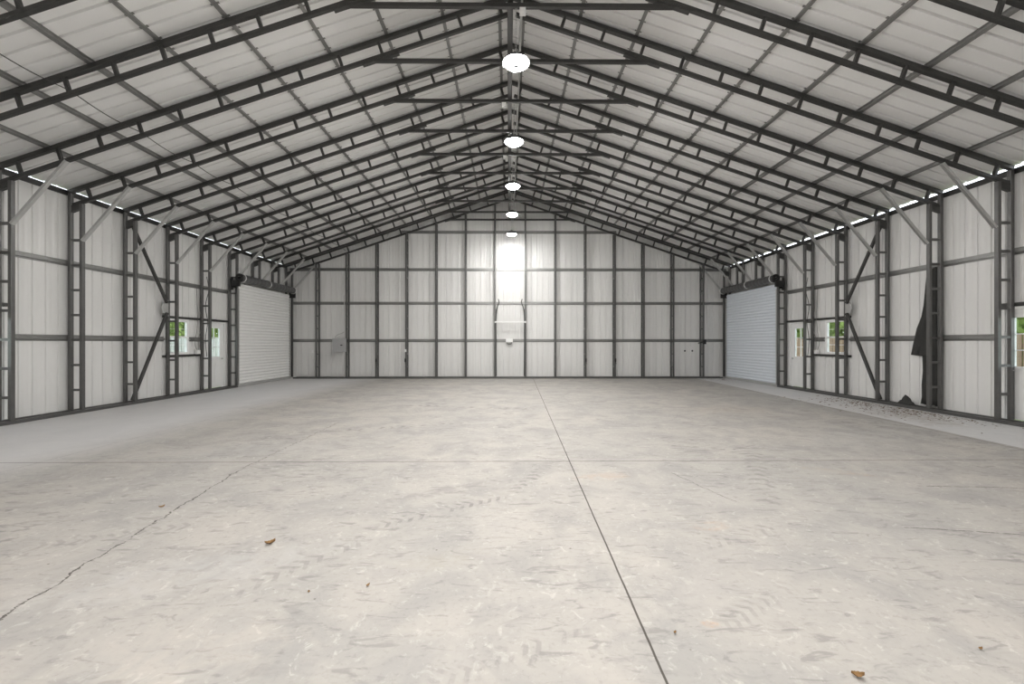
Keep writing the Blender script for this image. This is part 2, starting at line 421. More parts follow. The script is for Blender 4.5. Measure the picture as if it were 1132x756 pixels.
# ------------------------------------------------------------------ purlins, ridge tube, eave rails
def hat(p0, p1, side, up):  # hat channel, crown away from the sheet (towards -up)
    ring = [(-.06,.038),(-.06,.034),(-.032,.034),(-.025,.0),(.025,.0),(.032,.034),(.06,.034),(.06,.038),(.028,.038),(.021,.004),(-.021,.004),(-.028,.038)]
    m = MB(); n = len(ring)
    vs = [Vector(p) + Vector(side)*a + Vector(up)*b for p in (p0, p1) for a, b in ring]
    m.add(vs, [(i, (i+1)%n, n+(i+1)%n, n+i) for i in range(n)]); return m
for s in (-1, 1):
    for k in range(9):
        u = .2 + .9745*k
        x = XR + s*u; up = Vector((s*SA, 0, CA)); sd = Vector((CA, 0, -s*SA))
        base = Vector((x, 0, ztop(x))) + up*.0385
        o = hat(base + Vector((0, YF+.02, 0)), base + Vector((0, YB-.02, 0)), sd, up).obj('roof_purlin', 'purlin')
        where = 'closest to the ridge' if k == 0 else ('lowest above the wall' if k == 8 else '%s down from the ridge' % ORD[k])
        tag(o, 'long steel purlin under the %s roof slope, %s' % (SIDE[s], where), 'purlin', 'purlins under the roof sheets')
    o = MB().tube((s*(XO+.0), YF+.02, WTOP-.05), (s*(XO+.0), YF+.03, WTOP-.05), .01, .01)
    e = MB(); e.channel((s*(XS-.005), YF+.02, WTOP-.1), (s*(XS-.005), YB-.01, WTOP-.1), .1, .03, .005, ref=(0,0,1))
    e.v = [(x if abs(x) < XS else s*(2*XS-abs(x))-s*.002, y, z+.048) for x, y, z in e.v]
    tag(e.obj('eave_rail', 'steel'), 'steel eave rail along the head of the %s wall under the daylight gap' % SIDE[s], 'rail', 'eave rails')
# ------------------------------------------------------------------ base rails
for s in (-1, 1):
    for (y0, y1, w) in ((YF+.05, 13.52, 'running from the front to the roll-up door'),):
        o = MB().tube((s*XI, y0, .03), (s*XI, y1, .03), .06, .06, ref=(1,0,0)).obj('base_rail', 'post')
        tag(o, 'inner steel base rail on the floor along the %s wall' % SIDE[s], 'rail', 'base rails')
        o = MB().tube((s*XO, y0, .03), (s*XO, y1, .03), .066, .06, ref=(1,0,0)).obj('base_rail', 'post')
        tag(o, 'outer steel base rail against the sheets of the %s wall' % SIDE[s], 'rail', 'base rails')
tag(MB().tube((-8.45, 16.80, .03), (8.45, 16.80, .03), .06, .06).obj('base_rail', 'post'), 'steel base rail on the floor along the inside of the back wall columns', 'rail', 'base rails')
tag(MB().tube((-8.45, 17.06, .03), (8.45, 17.06, .03), .06, .06).obj('base_rail', 'post'), 'steel base rail against the sheets of the back wall', 'rail', 'base rails')

# ------------------------------------------------------------------ girts
def girt(x0, y0, x1, y1, z, inward, label):
    o = hat((x0, y0, z), (x1, y1, z), (0, 0, 1), inward); 
    tag(o.obj('wall_girt', 'hat'), label, 'girt', 'wall girts')
for s in (-1, 1):
    xg = s*(XO+.0345)
    girt(xg, YF+.02, xg, 6.62, 1.50, (s, 0, 0), 'lower steel girt on the %s wall, nearest length, ending at the near door' % SIDE[s])
    girt(xg, 7.66, xg, 11.02, 1.50, (s, 0, 0), 'lower steel girt on the %s wall between the near door and the window' % SIDE[s])
    girt(xg, 11.90, xg, 12.36, 1.50, (s, 0, 0), 'short steel girt between the window and the white door in the %s wall' % SIDE[s])
    girt(xg, YF+.02, xg, 13.50, 3.00, (s, 0, 0), 'upper steel girt along the %s wall, ending at the roll-up door' % SIDE[s])
    xt = s*(XO+.0)
    def ht(y0, y1, z, name, lab):
        tag(MB().tube((xt + s*.052, y0, z), (xt + s*.052, y1, z), .04, .06, ref=(1,0,0)).obj(name, 'steel'), lab, 'header' if 'header' in name else 'sill rail')
    ht(10.98, 13.50, 2.075, 'opening_header', 'steel header tube over the window and white door of the %s wall' % SIDE[s])
    ht(10.98, 12.36, 1.055, 'sill_rail', 'steel sill rail under the window of the %s wall' % SIDE[s])
    ht(6.50, 7.66, 2.075, 'opening_header', 'steel header tube over the near door of the %s wall' % SIDE[s])
for z, w in ((1.493, 'lowest'), (2.985, 'second'), (4.334, 'third'), (5.837, 'highest')):
    hw = min(8.74, (ZP - z)/M - .35)
    girt(-hw, 17.0955, hw, 17.0955, z, (0, 1, 0), '%s steel girt up the back wall' % w)

# ------------------------------------------------------------------ back wall columns
CX = [-7.58, -6.40, -5.23, -4.05, -2.875, -1.71, -.545, .655, 1.85, 3.04, 4.20, 5.345, 6.52, 7.71]
for i, x in enumerate(CX):
    x = x * (16.80/16.86)
    zt = ztop(x) - .272/CA - .04
    t = thing('wall_column', 'steel ladder column on the back wall, %s from the left corner' % ORD[i], 'column', (x, 16.93, 0), 'ladder columns on the back wall')
    zo = ztop(x) - .05
    MB().tube((0, -.13, .062), (0, -.13, zt), .06, .06).obj('inner_chord', 'post', t)
    MB().tube((0, .13, .062), (0, .13, zo - .25), .06, .06).obj('outer_chord', 'post', t)
    k = 0; z = .5
    while z < zt - .1:
        MB().channel((0, -.1, z-.02), (0, .1, z-.02), .05, .04, .006, ref=(1,0,0)).obj('web', 'post', t); z += .5

# ------------------------------------------------------------------ chevron braces
for s in (-1, 1):
    t = thing('chevron_brace', 'dark steel chevron wall brace with a plate at its elbow, on the %s wall' % SIDE[s], 'brace', (s*8.70, 9.9, 0), 'chevron braces')
    for name, z0, z1 in (('upper_arm', 4.12, 2.42), ('lower_arm', .08, 2.16)):
        MB().tube((s*-.01, .02, z0), (s*-.01, 1.02, z1), .06, .06, ref=(1,0,0)).obj(name, 'steel', t)
    g = MB(); pts = [(.95, 2.42), (1.12, 2.5), (1.12, 2.08), (.95, 2.16), (.9, 2.29)]
    g.add([(s*(.03+q), a, b) for q in (0, .012) for a, b in pts], [(0,1,2,3,4),(9,8,7,6,5)] + [(i,(i+1)%5,5+(i+1)%5,5+i) for i in range(5)])
    g.obj('gusset_plate', 'brace', t)

# ------------------------------------------------------------------ windows and doors
def lites(mb, fn, y0, y1, z0, z1, ny, nz, w=.018):
    for i in range(1, ny):
        y = y0 + (y1-y0)*i/ny; fn(mb, y-w/2, z0, y+w/2, z1)
    for j in range(1, nz):
        z = z0 + (z1-z0)*j/nz; fn(mb, y0, z-w/2, y1, z+w/2)
wn = dn = 0
for s in (-1, 1):
    def bx(mb, y0, z0, y1, z1, x0=8.84, x1=8.90): 
        a, b = sorted((s*x0, s*x1)); mb.box(a, y0, z0, b, y1, z1)
    wn += 1; y0, y1, z0, z1 = WIN
    t = thing('window_%d' % wn, 'white sash window with glazing bars in the %s wall, trees outside' % SIDE[s], 'window', (0,0,0), None, 'structure')
    m = MB(); f = .055
    bx(m, y0-.02, z0-.02, y0+f, z1+.02); bx(m, y1-f, z0-.02, y1+.02, z1+.02); bx(m, y0+f, z0-.02, y1-f, z0+f); bx(m, y0+f, z1-f, y1-f, z1+.02)
    m.obj('window_frame', 'vinyl', t)
    zm = (z0+z1)/2; m = MB(); bx(m, y0+f, zm-.02, y1-f, zm+.02, 8.85, 8.89); lites(m, lambda q, a, b, c, d: bx(q, a, b, c, d, 8.868, 8.882), y0+f, y1-f, z0+f, zm-.02, 2, 2); lites(m, lambda q, a, b, c, d: bx(q, a, b, c, d, 8.868, 8.882), y0+f, y1-f, zm+.02, z1-f, 2, 2, .01)
    sash = m.obj('window_sash', 'vinyl', t)
    m = MB(); bx(m, y0+f, z0+f, y1-f, z1-f, 8.873, 8.877); m.obj('glass_pane', 'glass', sash)
    for (y0, y1, z0, z1), w in ((DOOR, 'far'), (NEAR, 'near')):
        dn += 1
        t = thing('door_%d' % dn, '%s white walk door with a glazed upper half in the %s wall' % (w, SIDE[s]), 'door', (0,0,0), None, 'structure')
        m = MB(); bx(m, y0-.01, 0, y0+.04, z1, 8.83, 8.92); bx(m, y1-.04, 0, y1+.01, z1, 8.83, 8.92); bx(m, y0+.04, z1-.04, y1-.04, z1, 8.83, 8.92)
        m.obj('door_frame', 'white', t)
        a, b, c, d = y0+.045, y1-.045, .97, 1.86    # slab and glazed area
        g = .17 if w == 'far' else .12; ga, gb = a+g, b-g
        m = MB()
        bx(m, a, .065, b, c, 8.85, 8.895); bx(m, a, d, b, z1-.045, 8.85, 8.895); bx(m, a, c, ga, d, 8.85, 8.895); bx(m, gb, c, b, d, 8.85, 8.895)
        for (p0, q0, p1, q1) in ((a+.12, .2, (a+b)/2-.05, .8), ((a+b)/2+.05, .2, b-.12, .8)):
            for e in ((p0, q0, p1, q0+.02), (p0, q1-.02, p1, q1), (p0, q0, p0+.02, q1), (p1-.02, q0, p1, q1)): bx(m, *e, 8.843, 8.85)
        slab = m.obj('door_slab', 'white', t)
        m = MB()
        for e in ((ga-.03, c-.03, gb+.03, c+.02), (ga-.03, d-.02, gb+.03, d+.03), (ga-.03, c+.02, ga+.02, d-.02), (gb-.02, c+.02, gb+.03, d-.02)): bx(m, *e, 8.838, 8.85)
        lites(m, lambda q, a, b, c, d: bx(q, a, b, c, d, 8.86, 8.88), ga+.02, gb-.02, c+.02, d-.02, 2, 3, .02)
        m.obj('glazing_bars', 'vinyl', slab)
        m = MB(); bx(m, ga, c, gb, d, 8.872, 8.876); m.obj('glass_pane', 'glass', slab)
        m = MB(); hx = s*8.81; hy = b-.07
        m.lathe([(0,0),(.03,0),(.03,.012),(0,.012)], (0,0,0), 14); m.v = [(s*(8.849-z), hy+x, .92+y) for x, y, z in m.v]
        q = MB(); q.round([(s*8.84, hy, .92), (s*8.80, hy, .92), (s*8.795, hy-.02, .92), (s*8.795, hy-.1, .92)], .009, 8); m.add(q.v, q.f)
        m.obj('door_handle', 'brace', slab)

# ------------------------------------------------------------------ roll-up doors
for s in (-1, 1):
    t = thing('roll_up_door', '%s roll-up door, closed, in the %s wall below a dark drum' % ('pale grey' if s < 0 else 'blue grey', SIDE[s]), 'roll-up door', (s*8.60, 15.2, 0), 'roll-up doors')
    y0, y1 = -1.60, 1.57
    m = MB(); z = .09; prof = []
    while z < 3.2:
        prof += [(0, z), (.016, z+.014), (.016, z+.052), (0, z+.066)]; z += .1
    prof.append((0, z))
    vs = [(s*(-.0-d), y, z) for y in (y0, y1) for d, z in prof]; n = len(prof)
    m.add(vs, [(i, i+1, n+i+1, n+i) for i in range(n-1)])
    o = m.obj('curtain', 'curtain' if s < 0 else 'curtain_blue', t); md = o.modifiers.new('thickness', 'SOLIDIFY'); md.thickness = .004
    m = MB(); m.tube((s*-.008, y0, .045), (s*-.008, y1, .045), .05, .07, ref=(1,0,0)); m.tube((s*-.008, y0, .006), (s*-.008, y1, .006), .03, .012, ref=(1,0,0)); m.obj('bottom_bar', 'brace', t)
    for y in (y0-.012, y1+.012):
        m = MB(); d = 1 if y < 0 else -1
        m.box(*sorted((s*-.05, s*-.035))[:1], min(y-d*.03, y+d*.03), 0, max(s*-.05, s*-.035), max(y-d*.03, y+d*.03), 3.12)
        m.box(min(s*.03, s*.045), y-.03, 0, max(s*.03, s*.045), y+.03, 3.12); m.box(min(s*-.05, s*.045), min(y-d*.03, y-d*.018), 0, max(s*-.05, s*.045), max(y-d*.03, y-d*.018), 3.12)
        m.obj('guide', 'brace', t)
    m = MB(); a, b = sorted((s*.05, s*.262)); m.box(a, -1.653, 0.062, b, -1.648, 3.12); m.obj('jamb_trim', 'wall', t)
    # drum with coiled curtain
    c = (s*-.145, 0, 3.45); R = .125
    prof = [(0, -1.66), (R-.02, -1.66), (R, -1.65)]; yy = -1.6
    while yy < 1.5: prof += [(R, yy), (R-.003, yy+.01), (R-.003, yy+.04), (R, yy+.05)]; yy += .2
    prof += [(R, 1.60), (R-.02, 1.61), (0, 1.61)]
    dr = MB().lathe(prof, c, 28, 'y').obj('drum', 'drum', t, True)
    for y in (-1.60, -.15, 1.58): MB().lathe([(R+.002, y-.014), (R+.012, y-.014), (R+.012, y+.014), (R+.002, y+.014), (R+.002, y-.014)], c, 28, 'y').obj('drum_band', 'white', dr, False)
    m = MB(); m.round([(c[0], -1.66, c[2]), (c[0], -1.84, c[2])], .022, 10); m.round([(c[0], 1.61, c[2]), (c[0], 1.685, c[2])], .022, 10); m.obj('axle', 'black', t)
    for y, w in ((-1.80, .07), (1.675, .02)):
        m = MB(); a, b = sorted((s*-.20, s*.05)); m.box(a, y-w/2, 3.17, b, y+w/2, 3.36); m.box(min(s*.03,s*.06), y-w/2, 3.06, max(s*.03,s*.06), y+w/2, 3.46); m.obj('end_bracket', 'black', t)
    m = MB().lathe([(.05,-.02),(.115,-.02),(.13,-.008),(.115,0.0),(.115,.008),(.13,.02),(.115,.03),(.05,.03),(.05,-.02)], (c[0], -1.74, c[2]), 24, 'y')
    for k in range(4):
        a = k*math.pi/4; m.tube((c[0]-.1*math.cos(a), -1.735, c[2]-.1*math.sin(a)), (c[0]+.1*math.cos(a), -1.735, c[2]+.1*math.sin(a)), .012, .012)
    m.obj('chain_wheel', 'black', t)
    m = MB()
    for q in (-.12, .12): m.round([(c[0]+q, -1.74, c[2]), (c[0]+q*.95, -1.74, 2.4), (c[0]+q*.6, -1.74, 1.25)], .006, 6)
    m.round([(c[0]-.072, -1.74, 1.25), (c[0], -1.74, 1.2), (c[0]+.072, -1.74, 1.25)], .006, 6)
    # header tube of the opening
    h = MB().tube((s*XO, 13.52, 3.205), (s*XO, 16.86, 3.205), .066, .06, ref=(1,0,0)).obj('opening_header', 'steel')
    tag(h, 'steel header tube behind the drum of the %s roll-up door' % ('pale grey' if s < 0 else 'blue grey'), 'header')

# ------------------------------------------------------------------ high bay lights
LY = [FY(n) for n in (0, 2, 4, 6, 8)]; LZ = 5.46
LN = ['nearest round high bay light on the ridge line, large and glaring', 'second round high bay light along the ridge line', 'middle one of the five round high bay lights', 'fourth round high bay light along the ridge line', 'farthest round high bay light, close to the back wall']
def make_light():
    t = thing('high_bay_light', LN[0], 'high bay light', (0,0,0), 'high bay lights along the ridge')
    h = MB().lathe([(0,.135),(.05,.135),(.055,.10),(.10,.095),(.165,.05),(.175,.045),(.178,.012),(.202,.001),(.202,-.004),(.174,.002),(.168,.008),(.035,.008),(.034,.02),(0,.02)], (0,0,0), 36); 
    ho = h.obj('housing', 'housing', t, False)
    f = MB()
    for k in range(18):
        a = k*math.pi/9; ca, sa = math.cos(a), math.sin(a)
        f.tube((.06*ca,.06*sa,.10), (.15*ca,.15*sa,.068), .006, .03, ref=(-sa, ca, 0))
    f.obj('fin', 'housing', ho)['kind'] = 'stuff'
    MB().lathe([(.040,.004)] + [(.102 - .062*math.cos(math.pi*q/10), .004 - .054*math.sin(math.pi*q/10)) for q in range(1, 10)] + [(.164,.004)], (0,0,0), 40).obj('lens', 'lens', t, True)
    MB().lathe([(0,-.058),(.026,-.058),(.034,-.052),(.040,-.03),(.040,.007)], (0,0,0), 20).obj('centre_cap', 'cap', t, True)
    q = MB(); q.round([(0,0,.13),(0,0,.16)], .018, 10)
    for k in range(16):
        a = 2*math.pi*k/12; b = 2*math.pi*(k+1)/12
        q.round([(.022*math.cos(a), 0, .182+.022*math.sin(a)), (.022*math.cos(b), 0, .182+.022*math.sin(b))], .005, 6)
    q.obj('hook', 'brace', t)
    c = MB()
    for k in range(14):
        z = .20 + k*.0415; e = (.008, 0) if k % 2 else (0, .008)
        c.round([(e[0], e[1], z), (e[0], e[1], z+.05)], .0035, 6); c.round([(-e[0], -e[1], z), (-e[0], -e[1], z+.05)], .0035, 6)
    c.obj('hanging_chain', 'brace', t)
    p = MB(); p.round([(.03,.03,.12),(.05,.03,.2),(.045,.0,.4),(.06,.05,.66),(.085,.05,.86)], .006, 8); p.obj('power_cord', 'brace', t)
    return t
lp = make_light()
for i, y in enumerate(LY):
    o = lp if i == 0 else copy_tree(lp)
    o.location = (.105, y, LZ); o['label'] = LN[i]
    if i == 4:
        for ch in o.children:
            if ch.name.startswith('lens'): ch.data = ch.data.copy(); ch.data.materials[0] = MT['lens_dim']  # farthest lens dimmed only to keep the back wall from burning out
# extra lamps of the same row, out of frame, added to fill the hall
for i, y in enumerate([FY(n) for n in (-2, -4, -6, -8, -10)]):
    o = copy_tree(lp); o.location = (.105, y, LZ); o['label'] = 'unseen round high bay light of the same row, added as fill'
# conduit on the collar ties with its outlet boxes
tag(MB().round([(.19, YF+.1, 6.334), (.19, 16.88, 6.334)], .016, 10).obj('conduit_pipe', 'brace'), 'pale steel conduit running along the ridge line over the collar ties', 'conduit')
tag(MB().tube((.02, YF+.05, 6.36), (.02, 16.88, 6.36), .085, .085, ref=(1,0,0)).obj('ridge_tube', 'steel'), 'dark steel tube running along the ridge line over the collar ties', 'tube')
for n, dx in ((0, .2), (2, -.1), (4, -.1)):
    t = thing('outlet_box', ('white outlet box under the collar tie at the top edge of the view' if n == 0 else 'small white outlet box on a collar tie behind the %s ridge light' % ('nearest' if n == 2 else 'second')), 'outlet box', (dx, FY(n), 6.2), 'outlet boxes on the collar ties')
    m = MB(); m.box(-.045, -.03, -.035, .045, .035, .05); m.obj('box_body', 'white', t)
    m = MB(); m.box(-.04, -.036, -.03, .04, -.03, .04); m.box(-.025, -.039, -.018, -.005, -.036, .02); m.box(.008, -.039, -.018, .028, -.036, .02); m.obj('cover_plate', 'vinyl', t)

# ------------------------------------------------------------------ cables and small fittings
xx = -6.33; zz = ztop(xx) - .272/CA + .056
pts = []
for i in range(241):
    y = -1.0 + i*17.6/240; ph = ((y - FY(0))/S) % 1.0
    pts.append((xx + .02*math.sin(y*1.3), y, zz - .05*math.sin(math.pi*ph)))
tag(MB().round(pts, .007, 6).obj('loose_cable', 'cable'), 'thin dark cable strung through the trusses under the left roof slope', 'cable')
def cable(pts, r, label, mat='greycable'):
    out = []; P = [Vector(p) for p in pts]
    for i in range(len(P)-1):
        a = P[max(i-1,0)]; b = P[i]; c = P[i+1]; d = P[min(i+2, len(P)-1)]
        for k in range(6):
            u = k/6; out.append(.5*((2*b) + (c-a)*u + (2*a-5*b+4*c-d)*u*u + (3*b-a-3*c+d)*u**3))
    out.append(P[-1]); tag(MB().round(out, r, 6).obj('loose_cable', mat), label, 'cable')
for s in (-1, 1):
    w = SIDE[s]; x = s*8.835
    cable([(x, 12.15, 2.97), (s*8.80, 12.12, 2.5), (x, 12.2, 2.2), (s*8.79, 12.1, 1.75), (s*8.79, 12.02, 1.4), (s*8.80, 12.14, 1.15)], .007, 'loose grey cable hanging from the girt to the outlet box beside the %s window' % w)
    cable([(x, 12.3, 2.97), (s*8.80, 12.22, 2.4), (s*8.79, 12.3, 1.9), (s*8.79, 12.16, 1.5), (s*8.80, 12.18, 1.15)], .006, 'second loose grey cable beside the %s window, nearer the walk door' % w)
    cable([(s*8.68, 12.335, 3.3), (s*8.63, 12.335, 2.9), (s*8.72, 12.335, 2.45), (s*8.66, 12.34, 2.0), (s*8.72, 12.34, 1.5), (s*8.68, 12.34, 1.0)], .008, 'loose dark cable wound down the frame post beside the %s walk door' % w, 'cable')
    t = thing('outlet_box', 'white outlet box on the sill rail beside the %s window' % w, 'outlet box', (s*8.795, 12.14, 1.09), 'outlet boxes beside the windows')
    m = MB(); m.box(-.03, -.06, -.005, .03, .06, .11); m.obj('box_body', 'white', t)
    m = MB(); a, b = sorted((s*-.036, s*-.03)); m.box(a, -.055, 0, b, .055, .105); a, b = sorted((s*-.039, s*-.036)); m.box(a, -.02, .012, b, .02, .045); m.box(a, -.02, .06, b, .02, .093); m.obj('cover_plate', 'vinyl', t)
# electrical panel on the back wall
t = thing('electrical_panel', 'grey electrical panel on the back wall near the left corner', 'electrical panel', (-6.62, 16.72, 1.05))
m = MB(); m.box(-.25, -.06, 0, .25, .05, .52); m.obj('panel_box', 'box', t)
m = MB(); m.box(-.235, -.074, .015, .235, -.06, .505); pd = m.obj('panel_door', 'box', t)
m = MB(); m.box(.07, -.083, .24, .15, -.074, .28); m.obj('latch', 'black', pd)
m = MB(); m.round([(.2,0,.52),(.2,0,1.3),(.19,.0,2.2)], .016, 8); m.round([(-.15,0,.52),(-.15,.0,.60),(-.05,.0,.68),(.1,0,.72),(.185,0,.78)], .014, 8); m.round([(.2,0,0),(.2,0,-.98)], .016, 8); m.obj('conduit', 'brace', t)
# outlet boxes on back wall columns
for x, z, lab in ((-7.66, 1.06, 'small white outlet box on the back wall between the left corner and the electrical panel'), (-4.05, 1.10, 'small white outlet box on the fourth back wall column from the left'), (-7.51, 1.0, None)):
    if not lab: continue
    t = thing('outlet_box', lab, 'outlet box', (x, 16.74, z), 'outlet boxes on the back wall')
    m = MB(); m.box(-.035, -.025, -.055, .035, .026, .055); m.obj('box_body', 'white', t)
    m = MB(); m.box(-.03, -.03, -.05, .03, -.025, .05); m.box(-.013, -.033, -.04, .013, -.03, -.008); m.box(-.013, -.033, .008, .013, -.03, .04); m.obj('cover_plate', 'vinyl', t)
# middle bay: white rail, white box, black cables
t = thing('wall_rail', 'white horizontal rail across the middle bay of the back wall', 'rail', (.06, 16.755, 2.225))
MB().tube((-.62, -.0, 0), (.62, 0, 0), .05, .06).obj('rail_bar', 'white', t)
for q in (-.6, .6): m = MB(); m.box(q-.03, -.03, -.045, q+.03, .012, -.031); m.obj('end_clip', 'brace', t)
t = thing('exit_light', 'white box fitting on the lowest girt in the middle of the back wall', 'box fitting', (.02, 17.05, 1.50))
m = MB(); m.box(-.14, -.06, -.08, .14, .045, .08); m.obj('fitting_body', 'white', t)
m = MB(); m.box(-.13, -.066, -.07, .13, -.06, .07); m.obj('cover_plate', 'vinyl', t)
m = MB(); m.round([(-.08,-.02,-.08),(-.08,-.02,-.14),(0,-.02,-.15),(.08,-.02,-.14),(.08,-.02,-.08)], .012, 8); m.obj('cable_gland', 'black', t)
for s, x in ((-1, -.545), (1, .655)):
    i = -s
    cable([(x+i*.13, 16.745, 3.12), (x+i*.16, 16.74, 2.98), (x+i*.09, 16.74, 2.80), (x+i*.045, 16.75, 2.5), (x+i*.04, 16.755, 1.6), (x+i*.05, 16.755, .1)], .022, 'black cable hooked down the column on the %s of the middle back wall bay' % SIDE[s], 'cable')
# small dark fittings low on the right of the back wall
for x, lab in ((7.08, 'small dark round plug in the back wall sheet, left one of a pair'), (7.38, 'small dark round plug in the back wall sheet, right one of a pair')):
    m = MB().lathe([(0,0),(.03,0),(.035,.012),(0,.014)], (0,0,0), 14); m.v = [(x+a, YB-.001-c, 1.08+b) for a, b, c in m.v]
    tag(m.obj('wall_plug', 'black'), lab, 'plug', 'dark plugs in the back wall')
t = thing('cable_box', 'black box with a cable stub on the rightmost back wall column', 'box', (7.69, 16.735, 1.44))
m = MB(); m.box(-.06, -.03, -.09, .06, .03, .09); m.obj('box_body', 'black', t)
m = MB(); m.round([(-.06,0,-.02),(-.2,.01,-.04),(-.24,.02,-.06)], .02, 8); m.obj('cable_stub', 'cable', t)
for x, z, lab in ((-5.2, .72, 'black clip low on the third back wall column from the left'), (-4.05, .72, 'black clip low on the fourth back wall column from the left'), (3.03, .72, 'black clip low on the fifth back wall column from the right'), (4.19, .72, 'black clip low on the fourth back wall column from the right')):
    m = MB(); m.box(x-.03, 16.735, z-.07, x+.03, 16.7705, z+.07); m.tube((x-.01, 16.74, z-.07), (x+.03, 16.72, z-.14), .03, .02)
    tag(m.obj('cable_clip', 'black'), lab, 'clip', 'black clips on the back wall columns')

# ------------------------------------------------------------------ black cloth on the right wall, litter
def cloth(poly_rows, name, label):
    # rows: (z, y0, y1) from top to bottom on the right wall
    N = 14; m = MB(); vs = []
    for r, (z, y0, y1) in enumerate(poly_rows):
        for k in range(N+1):
            u = k/N; y = y0 + (y1-y0)*u
            vs.append((8.80 - .018*math.sin(u*9 + r*.4) - .012*math.sin(u*23), y, z + .01*math.sin(u*17+r)))
    fs = [(r*(N+1)+k, r*(N+1)+k+1, (r+1)*(N+1)+k+1, (r+1)*(N+1)+k) for r in range(len(poly_rows)-1) for k in range(N)]
    m.add(vs, fs); o = m.obj(name, 'mesh', None, True); md = o.modifiers.new('thickness', 'SOLIDIFY'); md.thickness = .006
    return tag(o, label, 'cloth')
cloth([(2.95, 8.70, 8.90), (2.6, 8.69, 8.95), (2.2, 8.69, 9.0), (1.95, 8.69, 9.06), (1.7, 8.69, 9.17), (1.42, 8.69, 9.24), (1.15, 8.69, 9.30), (1.13, 8.69, 9.04), (.8, 8.69, 9.02), (.5, 8.70, 9.04), (.25, 8.70, 9.03), (.10, 8.72, 9.05)], 'black_cloth', 'torn black cloth hanging down the right wall behind a frame post')
m = MB(); N = 14
vs = []
for i in range(N):
    for j in range(N):
        u, v = i/(N-1)-.5, j/(N-1)-.5; h = max(0, .5-math.hypot(u, v))
        vs.append((8.68 + .16*u, 9.26 + .42*v, .062 + .38*h*(.8+.5*random.random())))
m.add(vs, [(i*N+j, i*N+j+1, (i+1)*N+j+1, (i+1)*N+j) for i in range(N-1) for j in range(N-1)])
tag(m.obj('cloth_heap', 'mesh', None, True), 'small heap of black cloth on the base rail by the right wall', 'cloth')
def leaf_mesh(L):
    m = MB(); vs = []; n = 9
    for i in range(n):
        u = i/(n-1); w = L*.34*math.sin(math.pi*min(1, u*1.02+.0))**.8*(1+.18*((i % 2)*2-1))
        for k in (-1, -.5, 0, .5, 1):
            vs.append((L*(u-.5), w*k, .004 + L*.28*abs(k)**1.5*(.6+.4*u) + L*.22*(2*u-1)**2))
    m.add(vs, [(i*5+k, i*5+k+1, (i+1)*5+k+1, (i+1)*5+k) for i in range(n-1) for k in range(4)]); return m
for x, y, L, r, lab in ((-1.66, 2.98, .065, .5, 'curled brown leaf on the concrete left of the middle'), (1.46, 1.775, .048, -.3, 'curled tan leaf at the bottom edge of the view, right of the floor joint'),
                        (-.81, 2.46, .025, 1.0, 'tiny tan leaf on the concrete near the middle of the floor'), (-1.12, 2.4, .018, 2.0, 'tiny dark leaf on the concrete beside the tan one'),
                        (.80, 2.05, .018, .7, 'tiny brown leaf beside the right of the floor joint'), (2.15, 1.93, .02, .2, 'small dark leaf on the right foreground concrete'),
                        (-2.95, 3.65, .04, .6, 'small dark leaf lying near the crack on the left')):
    o = leaf_mesh(L).obj('dry_leaf', 'leaf'); o.location = (x, y, .001); o.rotation_euler = (0, 0, r); tag(o, lab, 'leaf', 'dry leaves on the floor')
m = MB()
for i in range(900):
    a = random.random(); x = 8.42 - abs(random.gauss(0, .5)); y = random.choice((random.gauss(8.4, .7), random.gauss(10, .5), random.gauss(16.3, .5)*1.0 if random.random() < .35 else random.gauss(8.6, .5)))
    if y > 16.7: continue
    r = random.uniform(.008, .03); ca, sa = math.cos(a*6.3)*r, math.sin(a*6.3)*r; z = .001; h = random.uniform(.002, .014)
    m.add([(x-ca, y-sa, z), (x-sa*.5, y+ca*.5, z+h), (x+ca, y+sa, z+h*.3), (x+sa*.5, y-ca*.5, z)], [(0,1,2,3)])
tag(m.obj('leaf_litter', 'litter'), 'brown leaf litter scattered on the floor along the right wall', 'leaf litter', None, 'stuff')

# ------------------------------------------------------------------ outdoors, seen through the glass
def tree_mesh(seed, R, H, n):
    rnd = random.Random(seed); m = MB(); blobs = []
    for k in range(16):
        a = rnd.uniform(0, 6.28); q = rnd.uniform(.05, .75)*R; blobs.append((q*math.cos(a), q*math.sin(a), H*rnd.uniform(.08, .9), R*rnd.uniform(.35, .6)))
    for i in range(n):
        bx_, by_, bz_, br = rnd.choice(blobs); v = Vector((rnd.gauss(0,1), rnd.gauss(0,1), rnd.gauss(0,1))).normalized() * br * rnd.uniform(.6, 1)
        p = Vector((bx_, by_, max(.1, bz_+v.z))) + Vector((v.x, v.y, 0)); l = rnd.uniform(.10, .22)
        d = Vector((rnd.gauss(0,1), rnd.gauss(0,1), rnd.gauss(0,.6))).normalized(); e = d.orthogonal().normalized()
        m.add([p-d*l, p+e*l*.5, p+d*l, p-e*l*.5], [(0,1,2,3)])
    return m
fol = [tree_mesh(3, 1.45, 4.6, 5200).mesh('foliage', 'foliage'), tree_mesh(8, 1.42, 4.0, 5000).mesh('foliage', 'foliage')]
tr = MB(); tr.round([(0,0,-.2),(.05,0,1.2),(-.03,.05,2.6),(.1,0,4.0)], [.14,.11,.08,.03], 10)
for a in (.5, 2.4, 4.4): tr.round([(0,0,1.6),(.5*math.cos(a),.5*math.sin(a),2.4),(.9*math.cos(a),.9*math.sin(a),3.3)], [.06,.045,.02], 8)
trm = tr.mesh('trunk', 'bark')
